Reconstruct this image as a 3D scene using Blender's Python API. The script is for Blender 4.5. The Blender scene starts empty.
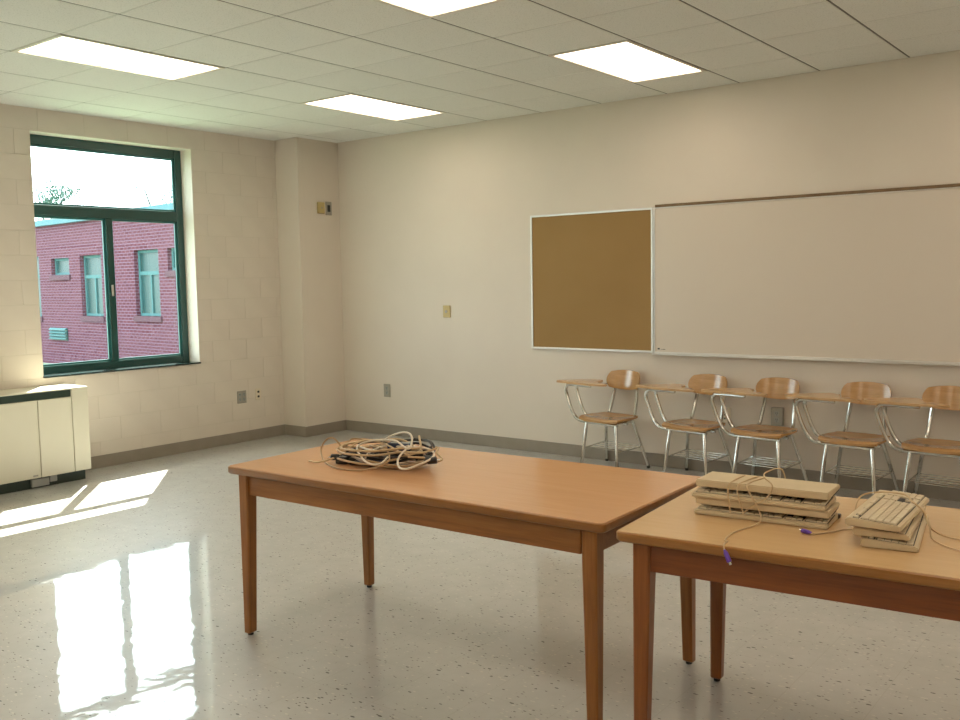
import bpy, bmesh, math, random
from mathutils import Vector, Matrix

# ------------------------------------------------------------------ camera, world, sun, exposure
scene = bpy.context.scene
col = scene.collection
YAW, PITCH, ROLL, FPX, CAMH = .6603, -.0836, -.018, 939.74, 1.5734
cF = Vector((-math.sin(YAW)*math.cos(PITCH), math.cos(YAW)*math.cos(PITCH), math.sin(PITCH)))
cR0 = Vector((math.cos(YAW), math.sin(YAW), 0)); cU0 = cR0.cross(cF)
cR = math.cos(ROLL)*cR0 + math.sin(ROLL)*cU0
cU = -math.sin(ROLL)*cR0 + math.cos(ROLL)*cU0
cam_data = bpy.data.cameras.new('camera')
cam = bpy.data.objects.new('camera', cam_data); col.objects.link(cam)
cam_data.sensor_width = 36; cam_data.lens = FPX*36/960; cam_data.clip_start = .05; cam_data.clip_end = 400
cam.matrix_world = Matrix(((cR.x, cU.x, -cF.x, 0), (cR.y, cU.y, -cF.y, 0), (cR.z, cU.z, -cF.z, CAMH), (0, 0, 0, 1)))
scene.camera = cam

def pix(u, v, y):
    """World point on the plane Y = y seen at pixel u, v."""
    d = cF + (u-480)/FPX*cR - (v-360)/FPX*cU
    return Vector((0, 0, CAMH)) + d*(y/d.y)

world = bpy.data.worlds.new('sky'); scene.world = world; world.use_nodes = True
bg = world.node_tree.nodes['Background']
bg.inputs['Color'].default_value = (.84, .96, 1.0, 1); bg.inputs['Strength'].default_value = 5.0

sd = bpy.data.lights.new('sun', 'SUN'); sd.energy = 30; sd.angle = .009; sd.color = (1, .95, .86)
sun = bpy.data.objects.new('sun', sd); col.objects.link(sun)
SUNDIR = Vector((1, -.88, -1.43)).normalized()
sun.rotation_euler = SUNDIR.to_track_quat('-Z', 'Y').to_euler()

scene.view_settings.view_transform = 'Standard'
scene.view_settings.look = 'None'
scene.view_settings.gamma = 1
scene.view_settings.use_curve_mapping = False
scene.view_settings.exposure = 0.76
LAMP = 3.3

# ------------------------------------------------------------------ room measures
XW, YW, HC = -7.66, 7.0545, 3.052          # window wall, back wall, ceiling
XR, YR = 2.576, -2.337                     # right wall and rear wall, out of the picture
PX, PY = -7.327, 6.49                      # corner pillar
T, TY = .6096, .5883                       # ceiling module
GX, GY = -7.7876, 2.9575

# ------------------------------------------------------------------ material helpers
def new_mat(name):
    m = bpy.data.materials.new(name); m.use_nodes = True
    nt = m.node_tree; b = nt.nodes['Principled BSDF']
    return m, nt, b

def plain(name, c, rough=.5, metal=0, spec=.5, coat=0):
    m, nt, b = new_mat(name)
    b.inputs['Base Color'].default_value = (*c, 1); b.inputs['Roughness'].default_value = rough
    b.inputs['Metallic'].default_value = metal; b.inputs['Specular IOR Level'].default_value = spec
    b.inputs['Coat Weight'].default_value = coat; b.inputs['Coat Roughness'].default_value = .08
    return m

def coords(nt, scale=(1, 1, 1), kind='Object', rot=(0, 0, 0)):
    tc = nt.nodes.new('ShaderNodeTexCoord'); mp = nt.nodes.new('ShaderNodeMapping')
    mp.inputs['Scale'].default_value = scale; mp.inputs['Rotation'].default_value = rot
    nt.links.new(tc.outputs[kind], mp.inputs['Vector'])
    return mp.outputs['Vector']

def noise(nt, vec, scale, detail=3, rough=.5):
    n = nt.nodes.new('ShaderNodeTexNoise'); n.inputs['Scale'].default_value = scale
    n.inputs['Detail'].default_value = detail; n.inputs['Roughness'].default_value = rough
    nt.links.new(vec, n.inputs['Vector']); return n.outputs['Fac']

def ramp(nt, fac, stops):
    r = nt.nodes.new('ShaderNodeValToRGB')
    while len(r.color_ramp.elements) < len(stops): r.color_ramp.elements.new(.5)
    for e, (p, c) in zip(r.color_ramp.elements, stops):
        e.position = p; e.color = (*c, 1)
    nt.links.new(fac, r.inputs['Fac']); return r.outputs['Color']

def bump(nt, b, h, strength=.1, dist=.01, sock='Normal'):
    n = nt.nodes.new('ShaderNodeBump'); n.inputs['Strength'].default_value = strength
    n.inputs['Distance'].default_value = dist
    nt.links.new(h, n.inputs['Height']); nt.links.new(n.outputs['Normal'], b.inputs[sock]); return n

def mix_rgb(nt, fac, a, b, blend='MIX'):
    n = nt.nodes.new('ShaderNodeMix'); n.data_type = 'RGBA'; n.blend_type = blend
    if isinstance(fac, (int, float)): n.inputs[0].default_value = fac
    else: nt.links.new(fac, n.inputs[0])
    for s, k in ((a, 6), (b, 7)):
        if isinstance(s, tuple): n.inputs[k].default_value = (*s, 1)
        else: nt.links.new(s, n.inputs[k])
    return n.outputs[2]

def mottled(name, c1, c2, scale=6, rough=.6, bmp=.0, bscale=80, spec=.4):
    m, nt, b = new_mat(name)
    v = coords(nt)
    nt.links.new(ramp(nt, noise(nt, v, scale, 4), [(.3, c1), (.7, c2)]), b.inputs['Base Color'])
    b.inputs['Roughness'].default_value = rough; b.inputs['Specular IOR Level'].default_value = spec
    if bmp: bump(nt, b, noise(nt, v, bscale, 3), bmp, .004)
    return m

def wood(name, c1, c2, c3, axis=0, rough=.38, coat=.12, fine=60):
    m, nt, b = new_mat(name)
    sc = [14, 14, 14]; sc[axis] = 1.1
    v = coords(nt, tuple(sc))
    g = noise(nt, v, 3.2, 6, .62)
    sc2 = [fine*3]*3; sc2[axis] = 6
    g2 = noise(nt, coords(nt, tuple(sc2)), 1.0, 2)
    base = ramp(nt, g, [(.28, c1), (.5, c2), (.74, c3)])
    out = mix_rgb(nt, .22, base, ramp(nt, g2, [(.35, c1), (.65, c3)]))
    nt.links.new(out, b.inputs['Base Color'])
    b.inputs['Roughness'].default_value = rough
    b.inputs['Coat Weight'].default_value = coat; b.inputs['Coat Roughness'].default_value = .15
    bump(nt, b, g2, .05, .002)
    return m

M = {}
M['wall'] = mottled('cream_wall_paint', (.695, .622, .54), (.72, .648, .56), 2.0, .55, .06, 160)
M['block'] = mottled('cream_block_paint', (.68, .61, .53), (.715, .645, .56), 3.0, .5, .10, 120)
M['mortar'] = plain('painted_block_joint', (.64, .58, .49), .6)
M['base'] = mottled('grey_vinyl_base', (.27, .235, .19), (.30, .26, .215), 8, .45)
M['dark_back'] = plain('plenum_board', (.30, .29, .26), .8)
M['tee'] = plain('ceiling_cross_tee', (.60, .60, .56), .5)
M['runner'] = plain('shadow_gap_runner', (.12, .115, .10), .6)  # dark colour stands in for the shadow in the gap between tiles
M['lamp_frame'] = plain('lamp_frame_white', (.72, .68, .60), .4)
M['green'] = plain('dark_green_window_paint', (.012, .064, .060), .26, coat=.4)
M['green_in'] = plain('teal_sash_edge', (.03, .16, .16), .3)
M['sill'] = plain('dark_slate_sill', (.015, .03, .03), .16)
M['alum'] = plain('aluminium_trim', (.78, .77, .75), .32, .9)
M['rail'] = mottled('brown_map_rail', (.16, .10, .05), (.22, .14, .07), 20, .6)
M['chrome'] = plain('chrome_tube', (.62, .61, .58), .16, 1)
M['rubber'] = plain('dark_rubber', (.02, .018, .016), .6)
M['black'] = plain('black_plastic', (.012, .012, .014), .35)
M['navy'] = plain('dark_blue_plastic', (.015, .03, .09), .4)
M['heater'] = mottled('cream_heater_enamel', (.66, .62, .49), (.69, .65, .52), 3, .35)
M['heater_dark'] = plain('dark_green_heater_grille', (.018, .035, .026), .4)
M['heater_grey'] = plain('grey_junction_box', (.34, .35, .33), .5)
M['plate_grey'] = plain('brushed_steel_plate', (.36, .34, .29), .45, .3)
M['plate_white'] = plain('ivory_wall_plate', (.74, .66, .52), .4)
M['plate_gold'] = plain('yellowed_ivory_plate', (.52, .40, .17), .45)
M['kb'] = mottled('beige_keyboard_plastic', (.62, .50, .32), (.66, .54, .36), 14, .5)
M['kbkey'] = plain('pale_beige_keys', (.68, .57, .40), .45)
M['kbgap'] = plain('shade_key_well', (.022, .017, .012), .6)  # near-black colour stands in for shade between keys and stacked boards
M['cable_beige'] = plain('beige_cable_jacket', (.58, .42, .24), .4)
M['cable_tan'] = plain('tan_cable_jacket', (.40, .26, .13), .4)
M['cable_white'] = plain('off_white_cable_jacket', (.74, .66, .54), .4)
M['cable_black'] = plain('black_cable_jacket', (.02, .016, .014), .35)
M['purple'] = plain('purple_plug_plastic', (.13, .05, .42), .4)
M['pin'] = plain('plug_metal', (.7, .7, .7), .25, 1)
M['slot'] = plain('dark_socket_slot', (.02, .02, .02), .6)
M['wood1'] = wood('orange_brown_wood', (.19, .066, .009), (.285, .104, .016), (.36, .145, .028), 0)
M['wood1v'] = wood('orange_brown_leg_wood', (.19, .066, .009), (.285, .104, .016), (.36, .145, .028), 2)
M['edge1'] = wood('brown_table_edge', (.23, .088, .015), (.31, .128, .025), (.38, .17, .042), 0)
M['lam1'] = wood('tan_oak_laminate', (.66, .345, .165), (.69, .37, .18), (.72, .395, .20), 0, .26, .4)
M['wood2'] = wood('red_brown_wood', (.145, .035, .004), (.205, .054, .007), (.26, .078, .012), 0)
M['wood2v'] = wood('red_brown_leg_wood', (.18, .050, .006), (.25, .076, .011), (.32, .108, .018), 2)
M['edge2'] = wood('orange_table_edge', (.27, .105, .018), (.35, .15, .03), (.42, .195, .048), 0)
M['lam2'] = wood('yellow_oak_laminate', (.64, .41, .19), (.67, .435, .21), (.70, .46, .23), 0, .26, .4)
M['ply'] = wood('chair_plywood', (.38, .19, .065), (.46, .25, .09), (.53, .30, .12), 0, .22, .6)
M['tablet'] = wood('tablet_laminate', (.50, .30, .14), (.56, .345, .165), (.60, .38, .19), 0, .25, .4)
M['cork'] = mottled('brown_cork', (.325, .205, .085), (.355, .228, .098), 1.4, .9, .3, 400, .1)
M['wb'] = plain('white_porcelain_board', (.66, .585, .50), .28, coat=.25)
M['facade_trim'] = plain('pale_teal_window_frame', (.055, .13, .14), .6, spec=.1)
M['facade_glass'] = plain('teal_window_glass', (.018, .052, .055), .35, spec=.25)
M['facade_dark'] = plain('dark_brick_sill', (.085, .045, .06), .8, spec=.1)
M['fascia'] = plain('blue_grey_fascia', (.07, .15, .18), .6, spec=.1)
M['roof'] = plain('flat_roof_gravel', (.3, .3, .29), .9)
M['pave'] = mottled('pale_pavement', (.25, .28, .24), (.30, .32, .28), 1.0, .9)
M['grass'] = mottled('lawn', (.12, .16, .095), (.15, .20, .12), 3, .9)
M['bark'] = plain('bark', (.03, .045, .04), .9)
M['leaf'] = plain('green_leaf', (.02, .07, .05), .6)

# floor: waxed vinyl with scattered dark flecks
m, nt, b = new_mat('waxed_speckled_vinyl'); M['floor'] = m
v = coords(nt)
base = ramp(nt, noise(nt, v, 7, 5, .65), [(.3, (.49, .488, .465)), (.7, (.555, .55, .525))])
def flecks(scale, rot, thr, jit):
    vv = coords(nt, (1, 2.3, 1), 'Object', (0, 0, rot))
    vo = nt.nodes.new('ShaderNodeTexVoronoi'); vo.inputs['Scale'].default_value = scale
    vo.inputs['Randomness'].default_value = 1
    nt.links.new(vv, vo.inputs['Vector'])
    sep = nt.nodes.new('ShaderNodeSeparateColor'); nt.links.new(vo.outputs['Color'], sep.inputs[0])
    sz = nt.nodes.new('ShaderNodeMapRange')                    # only a few cells carry a fleck, of random size
    sz.inputs['From Min'].default_value = jit; sz.inputs['From Max'].default_value = 1
    sz.inputs['To Min'].default_value = 0; sz.inputs['To Max'].default_value = thr
    nt.links.new(sep.outputs[0], sz.inputs['Value'])
    lt = nt.nodes.new('ShaderNodeMath'); lt.operation = 'LESS_THAN'
    nt.links.new(vo.outputs['Distance'], lt.inputs[0]); nt.links.new(sz.outputs[0], lt.inputs[1])
    return lt.outputs[0]
c = mix_rgb(nt, flecks(18, .5, .20, .40), base, (.09, .085, .08))
c = mix_rgb(nt, flecks(34, 2.1, .24, .45), c, (.13, .11, .10))
c = mix_rgb(nt, flecks(30, 1.2, .3, .4), c, (.66, .64, .58))
# hairline seams of the tiles
tile = nt.nodes.new('ShaderNodeTexBrick'); tile.offset = 0; tile.inputs['Scale'].default_value = 1
for k, val in (('Mortar Size', .0012), ('Brick Width', .3048), ('Row Height', .3048), ('Mortar Smooth', .2)):
    tile.inputs[k].default_value = val
tile.inputs['Color1'].default_value = (0, 0, 0, 1); tile.inputs['Color2'].default_value = (1, 1, 1, 1)
nt.links.new(v, tile.inputs['Vector'])
c = mix_rgb(nt, tile.outputs['Fac'], c, (.46, .45, .41))
nt.links.new(c, b.inputs['Base Color'])
b.inputs['Roughness'].default_value = .42
b.inputs['Coat Weight'].default_value = 1; b.inputs['Coat Roughness'].default_value = .035; b.inputs['Coat IOR'].default_value = 1.55
wav = nt.nodes.new('ShaderNodeMath'); wav.operation = 'ADD'
nt.links.new(noise(nt, v, 5.5, 2, .5), wav.inputs[0])
sc_ = nt.nodes.new('ShaderNodeMath'); sc_.operation = 'MULTIPLY'; sc_.inputs[1].default_value = -.10
nt.links.new(tile.outputs['Fac'], sc_.inputs[0]); nt.links.new(sc_.outputs[0], wav.inputs[1])
bump(nt, b, wav.outputs[0], .26, .006, 'Coat Normal')

# ceiling tile: white mineral fibre with pin holes
m, nt, b = new_mat('mineral_fibre_tile'); M['tile'] = m
tc = nt.nodes.new('ShaderNodeTexCoord'); oi = nt.nodes.new('ShaderNodeObjectInfo')
ad = nt.nodes.new('ShaderNodeVectorMath'); ad.operation = 'ADD'
nt.links.new(tc.outputs['Object'], ad.inputs[0]); nt.links.new(oi.outputs['Location'], ad.inputs[1])
n1 = noise(nt, ad.outputs[0], 130, 4, .7)
pits = ramp(nt, n1, [(.36, (.60, .61, .57)), (.43, (.82, .825, .785))])
rt = nt.nodes.new('ShaderNodeMapRange'); rt.inputs['To Min'].default_value = .955; rt.inputs['To Max'].default_value = 1.0
nt.links.new(oi.outputs['Random'], rt.inputs['Value'])
vm = nt.nodes.new('ShaderNodeVectorMath'); vm.operation = 'SCALE'
nt.links.new(pits, vm.inputs[0]); nt.links.new(rt.outputs[0], vm.inputs['Scale'])
nt.links.new(vm.outputs[0], b.inputs['Base Color']); b.inputs['Roughness'].default_value = .8
bump(nt, b, n1, .25, .004)

# lamp lens: gives off light
m, nt, b = new_mat('lit_prismatic_lens'); M['lens'] = m
b.inputs['Base Color'].default_value = (.8, .76, .68, 1); b.inputs['Roughness'].default_value = .4
b.inputs['Emission Color'].default_value = (1, .84, .66, 1); b.inputs['Emission Strength'].default_value = LAMP

# clear pane
m, nt, b = new_mat('clear_pane'); M['glass'] = m
tr = nt.nodes.new('ShaderNodeBsdfTransparent'); tr.inputs[0].default_value = (.93, .97, .96, 1)
gl = nt.nodes.new('ShaderNodeBsdfGlossy'); gl.inputs['Roughness'].default_value = .01
lwt = nt.nodes.new('ShaderNodeLayerWeight')
p5 = nt.nodes.new('ShaderNodeMath'); p5.operation = 'POWER'; p5.inputs[1].default_value = 5
nt.links.new(lwt.outputs['Facing'], p5.inputs[0])
fr = nt.nodes.new('ShaderNodeMath'); fr.operation = 'MULTIPLY_ADD'; fr.inputs[1].default_value = .9; fr.inputs[2].default_value = .04
nt.links.new(p5.outputs[0], fr.inputs[0])
mx = nt.nodes.new('ShaderNodeMixShader')
nt.links.new(fr.outputs[0], mx.inputs[0]); nt.links.new(tr.outputs[0], mx.inputs[1]); nt.links.new(gl.outputs[0], mx.inputs[2])
nt.links.new(mx.outputs[0], nt.nodes['Material Output'].inputs['Surface'])

# brick of the building across the yard (local X along the wall, Z up)
m, nt, b = new_mat('red_brick'); M['brick'] = m
tc = nt.nodes.new('ShaderNodeTexCoord'); sp = nt.nodes.new('ShaderNodeSeparateXYZ'); cb = nt.nodes.new('ShaderNodeCombineXYZ')
nt.links.new(tc.outputs['Object'], sp.inputs[0])
sxy = nt.nodes.new('ShaderNodeMath'); sxy.operation = 'ADD'
nt.links.new(sp.outputs[0], sxy.inputs[0]); nt.links.new(sp.outputs[1], sxy.inputs[1])
nt.links.new(sxy.outputs[0], cb.inputs[0]); nt.links.new(sp.outputs[2], cb.inputs[1])
br = nt.nodes.new('ShaderNodeTexBrick'); br.inputs['Scale'].default_value = 1
for k, val in (('Mortar Size', .010), ('Brick Width', .22), ('Row Height', .0838), ('Mortar Smooth', .1)):
    br.inputs[k].default_value = val
br.inputs['Color1'].default_value = (.075, .021, .032, 1); br.inputs['Color2'].default_value = (.10, .033, .046, 1)
br.inputs['Mortar'].default_value = (.15, .105, .15, 1)
nt.links.new(cb.outputs[0], br.inputs['Vector'])
nt.links.new(br.outputs['Color'], b.inputs['Base Color']); b.inputs['Roughness'].default_value = .85
b.inputs['Specular IOR Level'].default_value = .05

# ------------------------------------------------------------------ mesh helpers
class MB:
    def __init__(s): s.v = []; s.f = []
    def add(s, vs, fs):
        o = len(s.v); s.v += [tuple(p) for p in vs]; s.f += [tuple(i+o for i in f) for f in fs]; return s
    def box(s, lo, hi, bevel=0, seg=1):
        if not bevel:
            x0, y0, z0 = lo; x1, y1, z1 = hi
            return s.add([(x0,y0,z0),(x1,y0,z0),(x1,y1,z0),(x0,y1,z0),(x0,y0,z1),(x1,y0,z1),(x1,y1,z1),(x0,y1,z1)],
                         [(3,2,1,0),(4,5,6,7),(0,1,5,4),(1,2,6,5),(2,3,7,6),(3,0,4,7)])
        bm = bmesh.new(); bmesh.ops.create_cube(bm, size=1)
        for p in bm.verts:
            p.co = Vector([(lo[i]+hi[i])/2 + p.co[i]*(hi[i]-lo[i]) for i in range(3)])
        bmesh.ops.bevel(bm, geom=list(bm.edges), offset=bevel, segments=seg, profile=.5, affect='EDGES')
        return s.bm(bm)
    def bm(s, bm):
        bm.verts.index_update()
        s.add([p.co for p in bm.verts], [[q.index for q in f.verts] for f in bm.faces]); bm.free(); return s
    def prism(s, poly, z0, z1, mat=None):
        """poly: counter-clockwise (x, y); extruded from z0 to z1; mat maps to place."""
        n = len(poly)
        vs = [Vector((x, y, z0)) for x, y in poly] + [Vector((x, y, z1)) for x, y in poly]
        if mat: vs = [mat @ p for p in vs]
        return s.add(vs, [tuple(range(n-1, -1, -1)), tuple(range(n, 2*n))] + [(i, (i+1) % n, n+(i+1) % n, n+i) for i in range(n)])
    def tube(s, pts, r, sides=8, closed=False):
        pts = [Vector(p) for p in pts]; n = len(pts); rings = []; up = None
        for i, p in enumerate(pts):
            a = pts[(i-1) % n] if (i or closed) else p
            c_ = pts[(i+1) % n] if (i < n-1 or closed) else p
            t = (c_-a).normalized()
            if up is None:
                up = Vector((0, 0, 1)) if abs(t.z) < .9 else Vector((1, 0, 0))
            e = (up - t*up.dot(t))
            if e.length < 1e-5: e = t.orthogonal()
            e.normalize(); g = t.cross(e); up = e
            rr = r[i] if isinstance(r, (list, tuple)) else r
            rings.append([p + e*rr*math.cos(2*math.pi*k/sides) + g*rr*math.sin(2*math.pi*k/sides) for k in range(sides)])
        vs = [q for ring in rings for q in ring]; fs = []
        for i in range(n if closed else n-1):
            j = (i+1) % n
            for k in range(sides):
                fs.append((i*sides+k, i*sides+(k+1) % sides, j*sides+(k+1) % sides, j*sides+k))
        if not closed:
            fs.append(tuple(range(sides-1, -1, -1))); fs.append(tuple((n-1)*sides+k for k in range(sides)))
        return s.add(vs, fs)
    def cyl(s, a, b_, r, sides=12, r2=None):
        return s.tube([a, b_], [r, r if r2 is None else r2], sides)
    def shell(s, n, fn, thick, fnormal):
        """closed sheet: fn(u,v) in [-1,1]^2 -> point, thickened by thick along -fnormal."""
        top = []; bot = []
        for i in range(n+1):
            for j in range(n+1):
                p = Vector(fn(-1+2*i/n, -1+2*j/n)); top.append(p); bot.append(p - Vector(fnormal)*thick)
        N = (n+1)**2; idx = lambda i, j: i*(n+1)+j; fs = []
        for i in range(n):
            for j in range(n):
                q = (idx(i,j), idx(i+1,j), idx(i+1,j+1), idx(i,j+1))
                fs.append(q); fs.append(tuple(N+k for k in reversed(q)))
        rim = [idx(i,0) for i in range(n)] + [idx(n,j) for j in range(n)] + [idx(n-i,n) for i in range(n)] + [idx(0,n-j) for j in range(n)]
        for k in range(len(rim)):
            a, b_ = rim[k], rim[(k+1) % len(rim)]; fs.append((b_, a, N+a, N+b_))
        return s.add(top+bot, fs)
    def mesh(s, name, material, smooth=35):
        me = bpy.data.meshes.new(name); me.from_pydata(s.v, [], s.f); me.update()
        if smooth:
            bm = bmesh.new(); bm.from_mesh(me)
            bmesh.ops.recalc_face_normals(bm, faces=bm.faces)
            lim = math.radians(smooth)
            for e in bm.edges:
                e.smooth = len(e.link_faces) == 2 and e.calc_face_angle(0) < lim
            for f in bm.faces: f.smooth = True
            bm.to_mesh(me); bm.free()
        me.materials.append(M[material]); return me
    def build(s, name, material, parent=None, smooth=35, loc=None, rot=None):
        return link(name, s.mesh(name, material, smooth), parent, loc, rot)

def link(name, me, parent=None, loc=None, rot=None):
    o = bpy.data.objects.new(name, me); col.objects.link(o)
    if parent: o.parent = parent
    if loc is not None: o.location = loc
    if rot is not None: o.rotation_euler = rot
    return o

def tag(o, label=None, cat=None, group=None, kind=None):
    for k, val in (('label', label), ('category', cat), ('group', group), ('kind', kind)):
        if val: o[k] = val
    return o

def thing(name, label, cat, loc=(0, 0, 0), rz=0, group=None, rot=None):
    o = bpy.data.objects.new(name, None); col.objects.link(o); o.empty_display_size = .1
    o.location = loc; o.rotation_euler = rot if rot else (0, 0, rz)
    return tag(o, label, cat, group)

def struct(name, label=None, loc=(0, 0, 0), rot=None):
    o = bpy.data.objects.new(name, None); col.objects.link(o); o.location = loc
    if rot: o.rotation_euler = rot
    return tag(o, label, None, None, 'structure')

def copy_tree(o, parent=None):
    c_ = o.copy(); col.objects.link(c_); c_.parent = parent
    for ch in list(o.children): copy_tree(ch, c_)
    return c_

def spline(pts, k=6, closed=False):
    """Catmull-Rom through pts."""
    P = [Vector(p) for p in pts]; n = len(P); out = []
    rng = range(n if closed else n-1)
    for i in rng:
        p0 = P[(i-1) % n] if (closed or i) else P[0]*2-P[1]
        p1, p2 = P[i], P[(i+1) % n]
        p3 = P[(i+2) % n] if (closed or i < n-2) else P[-1]*2-P[-2]
        for q in range(k):
            t = q/k
            out.append(.5*((2*p1)+(p2-p0)*t+(2*p0-5*p1+4*p2-p3)*t*t+(3*p1-p0-3*p2+p3)*t**3))
    if not closed: out.append(P[-1])
    return out

def rrect(x0, y0, x1, y1, r, n=5):
    out = []
    for cx, cy, a0 in ((x1-r, y1-r, 0), (x0+r, y1-r, 90), (x0+r, y0+r, 180), (x1-r, y0+r, 270)):
        for i in range(n+1):
            a = math.radians(a0+90*i/n); out.append((cx+r*math.cos(a), cy+r*math.sin(a)))
    return out

# ------------------------------------------------------------------ floor, walls
fl = MB().box((XW-.3, YR-.2, -.15), (XR+.2, YW+.2, 0)).build('floor', 'floor', smooth=0)
tag(fl, 'glossy waxed pale vinyl floor with scattered dark flecks', kind='structure')
o = MB().box((XW-.31, YW, 0), (XR+.2, YW+.2, HC+.3)).build('wall_back', 'wall', smooth=0); tag(o, 'smooth cream wall carrying the whiteboard and corkboard', kind='structure')
o = MB().box((XR, YR-.2, 0), (XR+.2, YW, HC+.3)).build('wall_right', 'wall', smooth=0); tag(o, 'plain cream side wall', kind='structure')
o = MB().box((XW-.31, YR-.2, 0), (XR, YR, HC+.3)).build('wall_rear', 'wall', smooth=0); tag(o, 'plain cream rear wall', kind='structure')
o = MB().box((XW-.31, PY, 0), (PX, YW, HC)).build('wall_pillar', 'wall', smooth=0); tag(o, 'cream square pillar boxed into the room corner', kind='structure')

# window wall: slab round two openings, faced with painted blocks
WZ0, WZ1 = .836, 2.868
OPEN = [(3.925, 5.47), (.10, 1.645)]
XO = XW-.31
wl = MB()
xf = XW-.0025
wl.box((XO, YR, 0), (xf, PY, WZ0)); wl.box((XO, YR, WZ1), (xf, PY, HC+.3))
ys = [YR] + [q for w_ in sorted(OPEN) for q in w_] + [PY]
for i in range(0, len(ys), 2): wl.box((XO, ys[i], WZ0), (xf, ys[i+1], WZ1))
BY0 = 2.08
wl.box((xf-.001, YR, 0), (XW, BY0, WZ0)); wl.box((xf-.001, YR, WZ1), (XW, BY0, HC))
wl.box((xf-.001, YR, WZ0), (XW, .10, WZ1)); wl.box((xf-.001, 1.645, WZ0), (XW, BY0, WZ1))
wall_left = wl.build('wall_left', 'mortar', smooth=0)
tag(wall_left, 'cream painted concrete block wall with the window', kind='structure')
blocks = {}
def block(y0, y1, z0, z1):
    if y1-y0 < .03: return
    key = (round(y1-y0, 3), round(z1-z0, 3))
    if key not in blocks:
        hw, hh, g = key[0]/2, key[1]/2, .0018
        bb = MB(); d = .0018
        o1 = [(-hw+g, -hh+g), (hw-g, -hh+g), (hw-g, hh-g), (-hw+g, hh-g)]
        i1 = [(-hw+g+d, -hh+g+d), (hw-g-d, -hh+g+d), (hw-g-d, hh-g-d), (-hw+g+d, hh-g-d)]
        vs = [(-.012, a, c_) for a, c_ in o1] + [(-.0010, a, c_) for a, c_ in o1] + [(0, a, c_) for a, c_ in i1]
        fs = [(3,2,1,0), (8,9,10,11)] + [(i, (i+1) % 4, 4+(i+1) % 4, 4+i) for i in range(4)] + [(4+i, 4+(i+1) % 4, 8+(i+1) % 4, 8+i) for i in range(4)]
        blocks[key] = bb.add(vs, fs).mesh('block', 'block', 0)
    link('block', blocks[key], wall_left, (XW, (y0+y1)/2, (z0+z1)/2))
zs = [0] + [.023+.2032*k for k in range(1, 15)] + [HC]
for k in range(len(zs)-1):
    off = 5.825 - (0 if k % 2 else .2032)
    js = sorted({BY0, PY} | {off + .4064*i for i in range(-14, 6) if BY0+.04 < off+.4064*i < PY-.04})
    for a, c_ in zip(js, js[1:]):
        if zs[k] >= WZ0-.01 and zs[k+1] <= WZ1+.01:
            w0, w1 = OPEN[0]
            if a < w0: block(a, min(c_, w0), zs[k], zs[k+1])
            if c_ > w1: block(max(a, w1), c_, zs[k], zs[k+1])
        else: block(a, c_, zs[k], zs[k+1])

# baseboards
BH, BT = .108, .012
def baseboard(name, lo, hi, lab):
    mb = MB().box(lo, hi, .003); tag(mb.build(name, 'base'), lab, kind='structure')
baseboard('baseboard_left', (XW, YR, 0), (XW+BT, PY, BH), 'grey vinyl cove base along the block wall')
baseboard('baseboard_pillar', (XW, PY-BT, 0), (PX+BT, PY, BH), 'grey vinyl base on the face of the corner pillar')
baseboard('baseboard_pillar_side', (PX, PY, 0), (PX+BT, YW, BH), 'grey vinyl base on the side of the corner pillar')
baseboard('baseboard_back', (PX+BT, YW-BT, 0), (XR, YW, BH), 'grey vinyl base along the whiteboard wall')

# ------------------------------------------------------------------ windows
def make_window(name, y0, y1, lab):
    w = struct(name, lab)
    xa, xb = XW-.225, XW-.165            # frame depth
    z0, z1 = WZ0, WZ1
    fw, tz0, tz1, ym = .075, 2.19, 2.285, (y0+y1)/2 - .012
    P = lambda nm, mat, lo, hi, bev=.004: MB().box(lo, hi, bev).build(nm, mat, w)
    P('jamb', 'green', (xa, y0, z0), (xb, y0+fw, z1)); P('jamb', 'green', (xa, y1-fw, z0), (xb, y1, z1))
    P('head', 'green', (xa, y0+fw, z1-.085), (xb, y1-fw, z1)); P('bottom_rail', 'green', (xa, y0+fw, z0), (xb, y1-fw, z0+.08))
    P('transom', 'green', (xa, y0+fw, tz0), (xb+.008, y1-fw, tz1))
    P('mullion', 'green', (xa, ym-.033, z0+.08), (xb+.008, ym+.033, tz0))
    lt = P('latch', 'alum', (xb+.008, ym-.010, 1.50), (xb+.022, ym+.008, 1.60), .003)
    xg = (xa+xb)/2 - .006
    for a, c_, e, g in ((y0+fw, y1-fw, tz1, z1-.085), (y0+fw, ym-.033, z0+.08, tz0), (ym+.033, y1-fw, z0+.08, tz0)):
        p = MB().box((xg-.003, a-.004, e-.004), (xg+.003, c_+.004, g+.004)).build('pane', 'glass', w, 0)
        s_ = .016                       # narrow glazing bead all round
        bd = MB()
        bd.box((xg+.003, a, e), (xg+.018, a+s_, g)); bd.box((xg+.003, c_-s_, e), (xg+.018, c_, g))
        bd.box((xg+.003, a+s_, e), (xg+.018, c_-s_, e+s_)); bd.box((xg+.003, a+s_, g-s_), (xg+.018, c_-s_, g))
        bd.build('glazing_bead', 'green_in', p, 0)
    sl = P('window_sill', 'sill', (xb, y0+.001, z0-.003), (XW+.022, y1-.001, z0+.012))
    MB().box((XO-.05, y0-.1, WZ1-.066), (XO, y1+.1, WZ1+.1)).build('added_sun_lintel', 'facade_dark', w, 0)  # unseen, added to cut off the top of the sun strip on the floor
    # painted reveal of the opening: head and both cheeks belong to the wall slab
    MB().box((XO-.03, y0+.001, z0-.002), (xa, y1-.001, z0+.006)).build('outer_sill', 'facade_dark', w, 0)
    return w
make_window('window_1', OPEN[0][0], OPEN[0][1], 'dark green metal window with transom over two panes')
make_window('window_2', OPEN[1][0], OPEN[1][1], 'dark green metal window further along the block wall')
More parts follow.
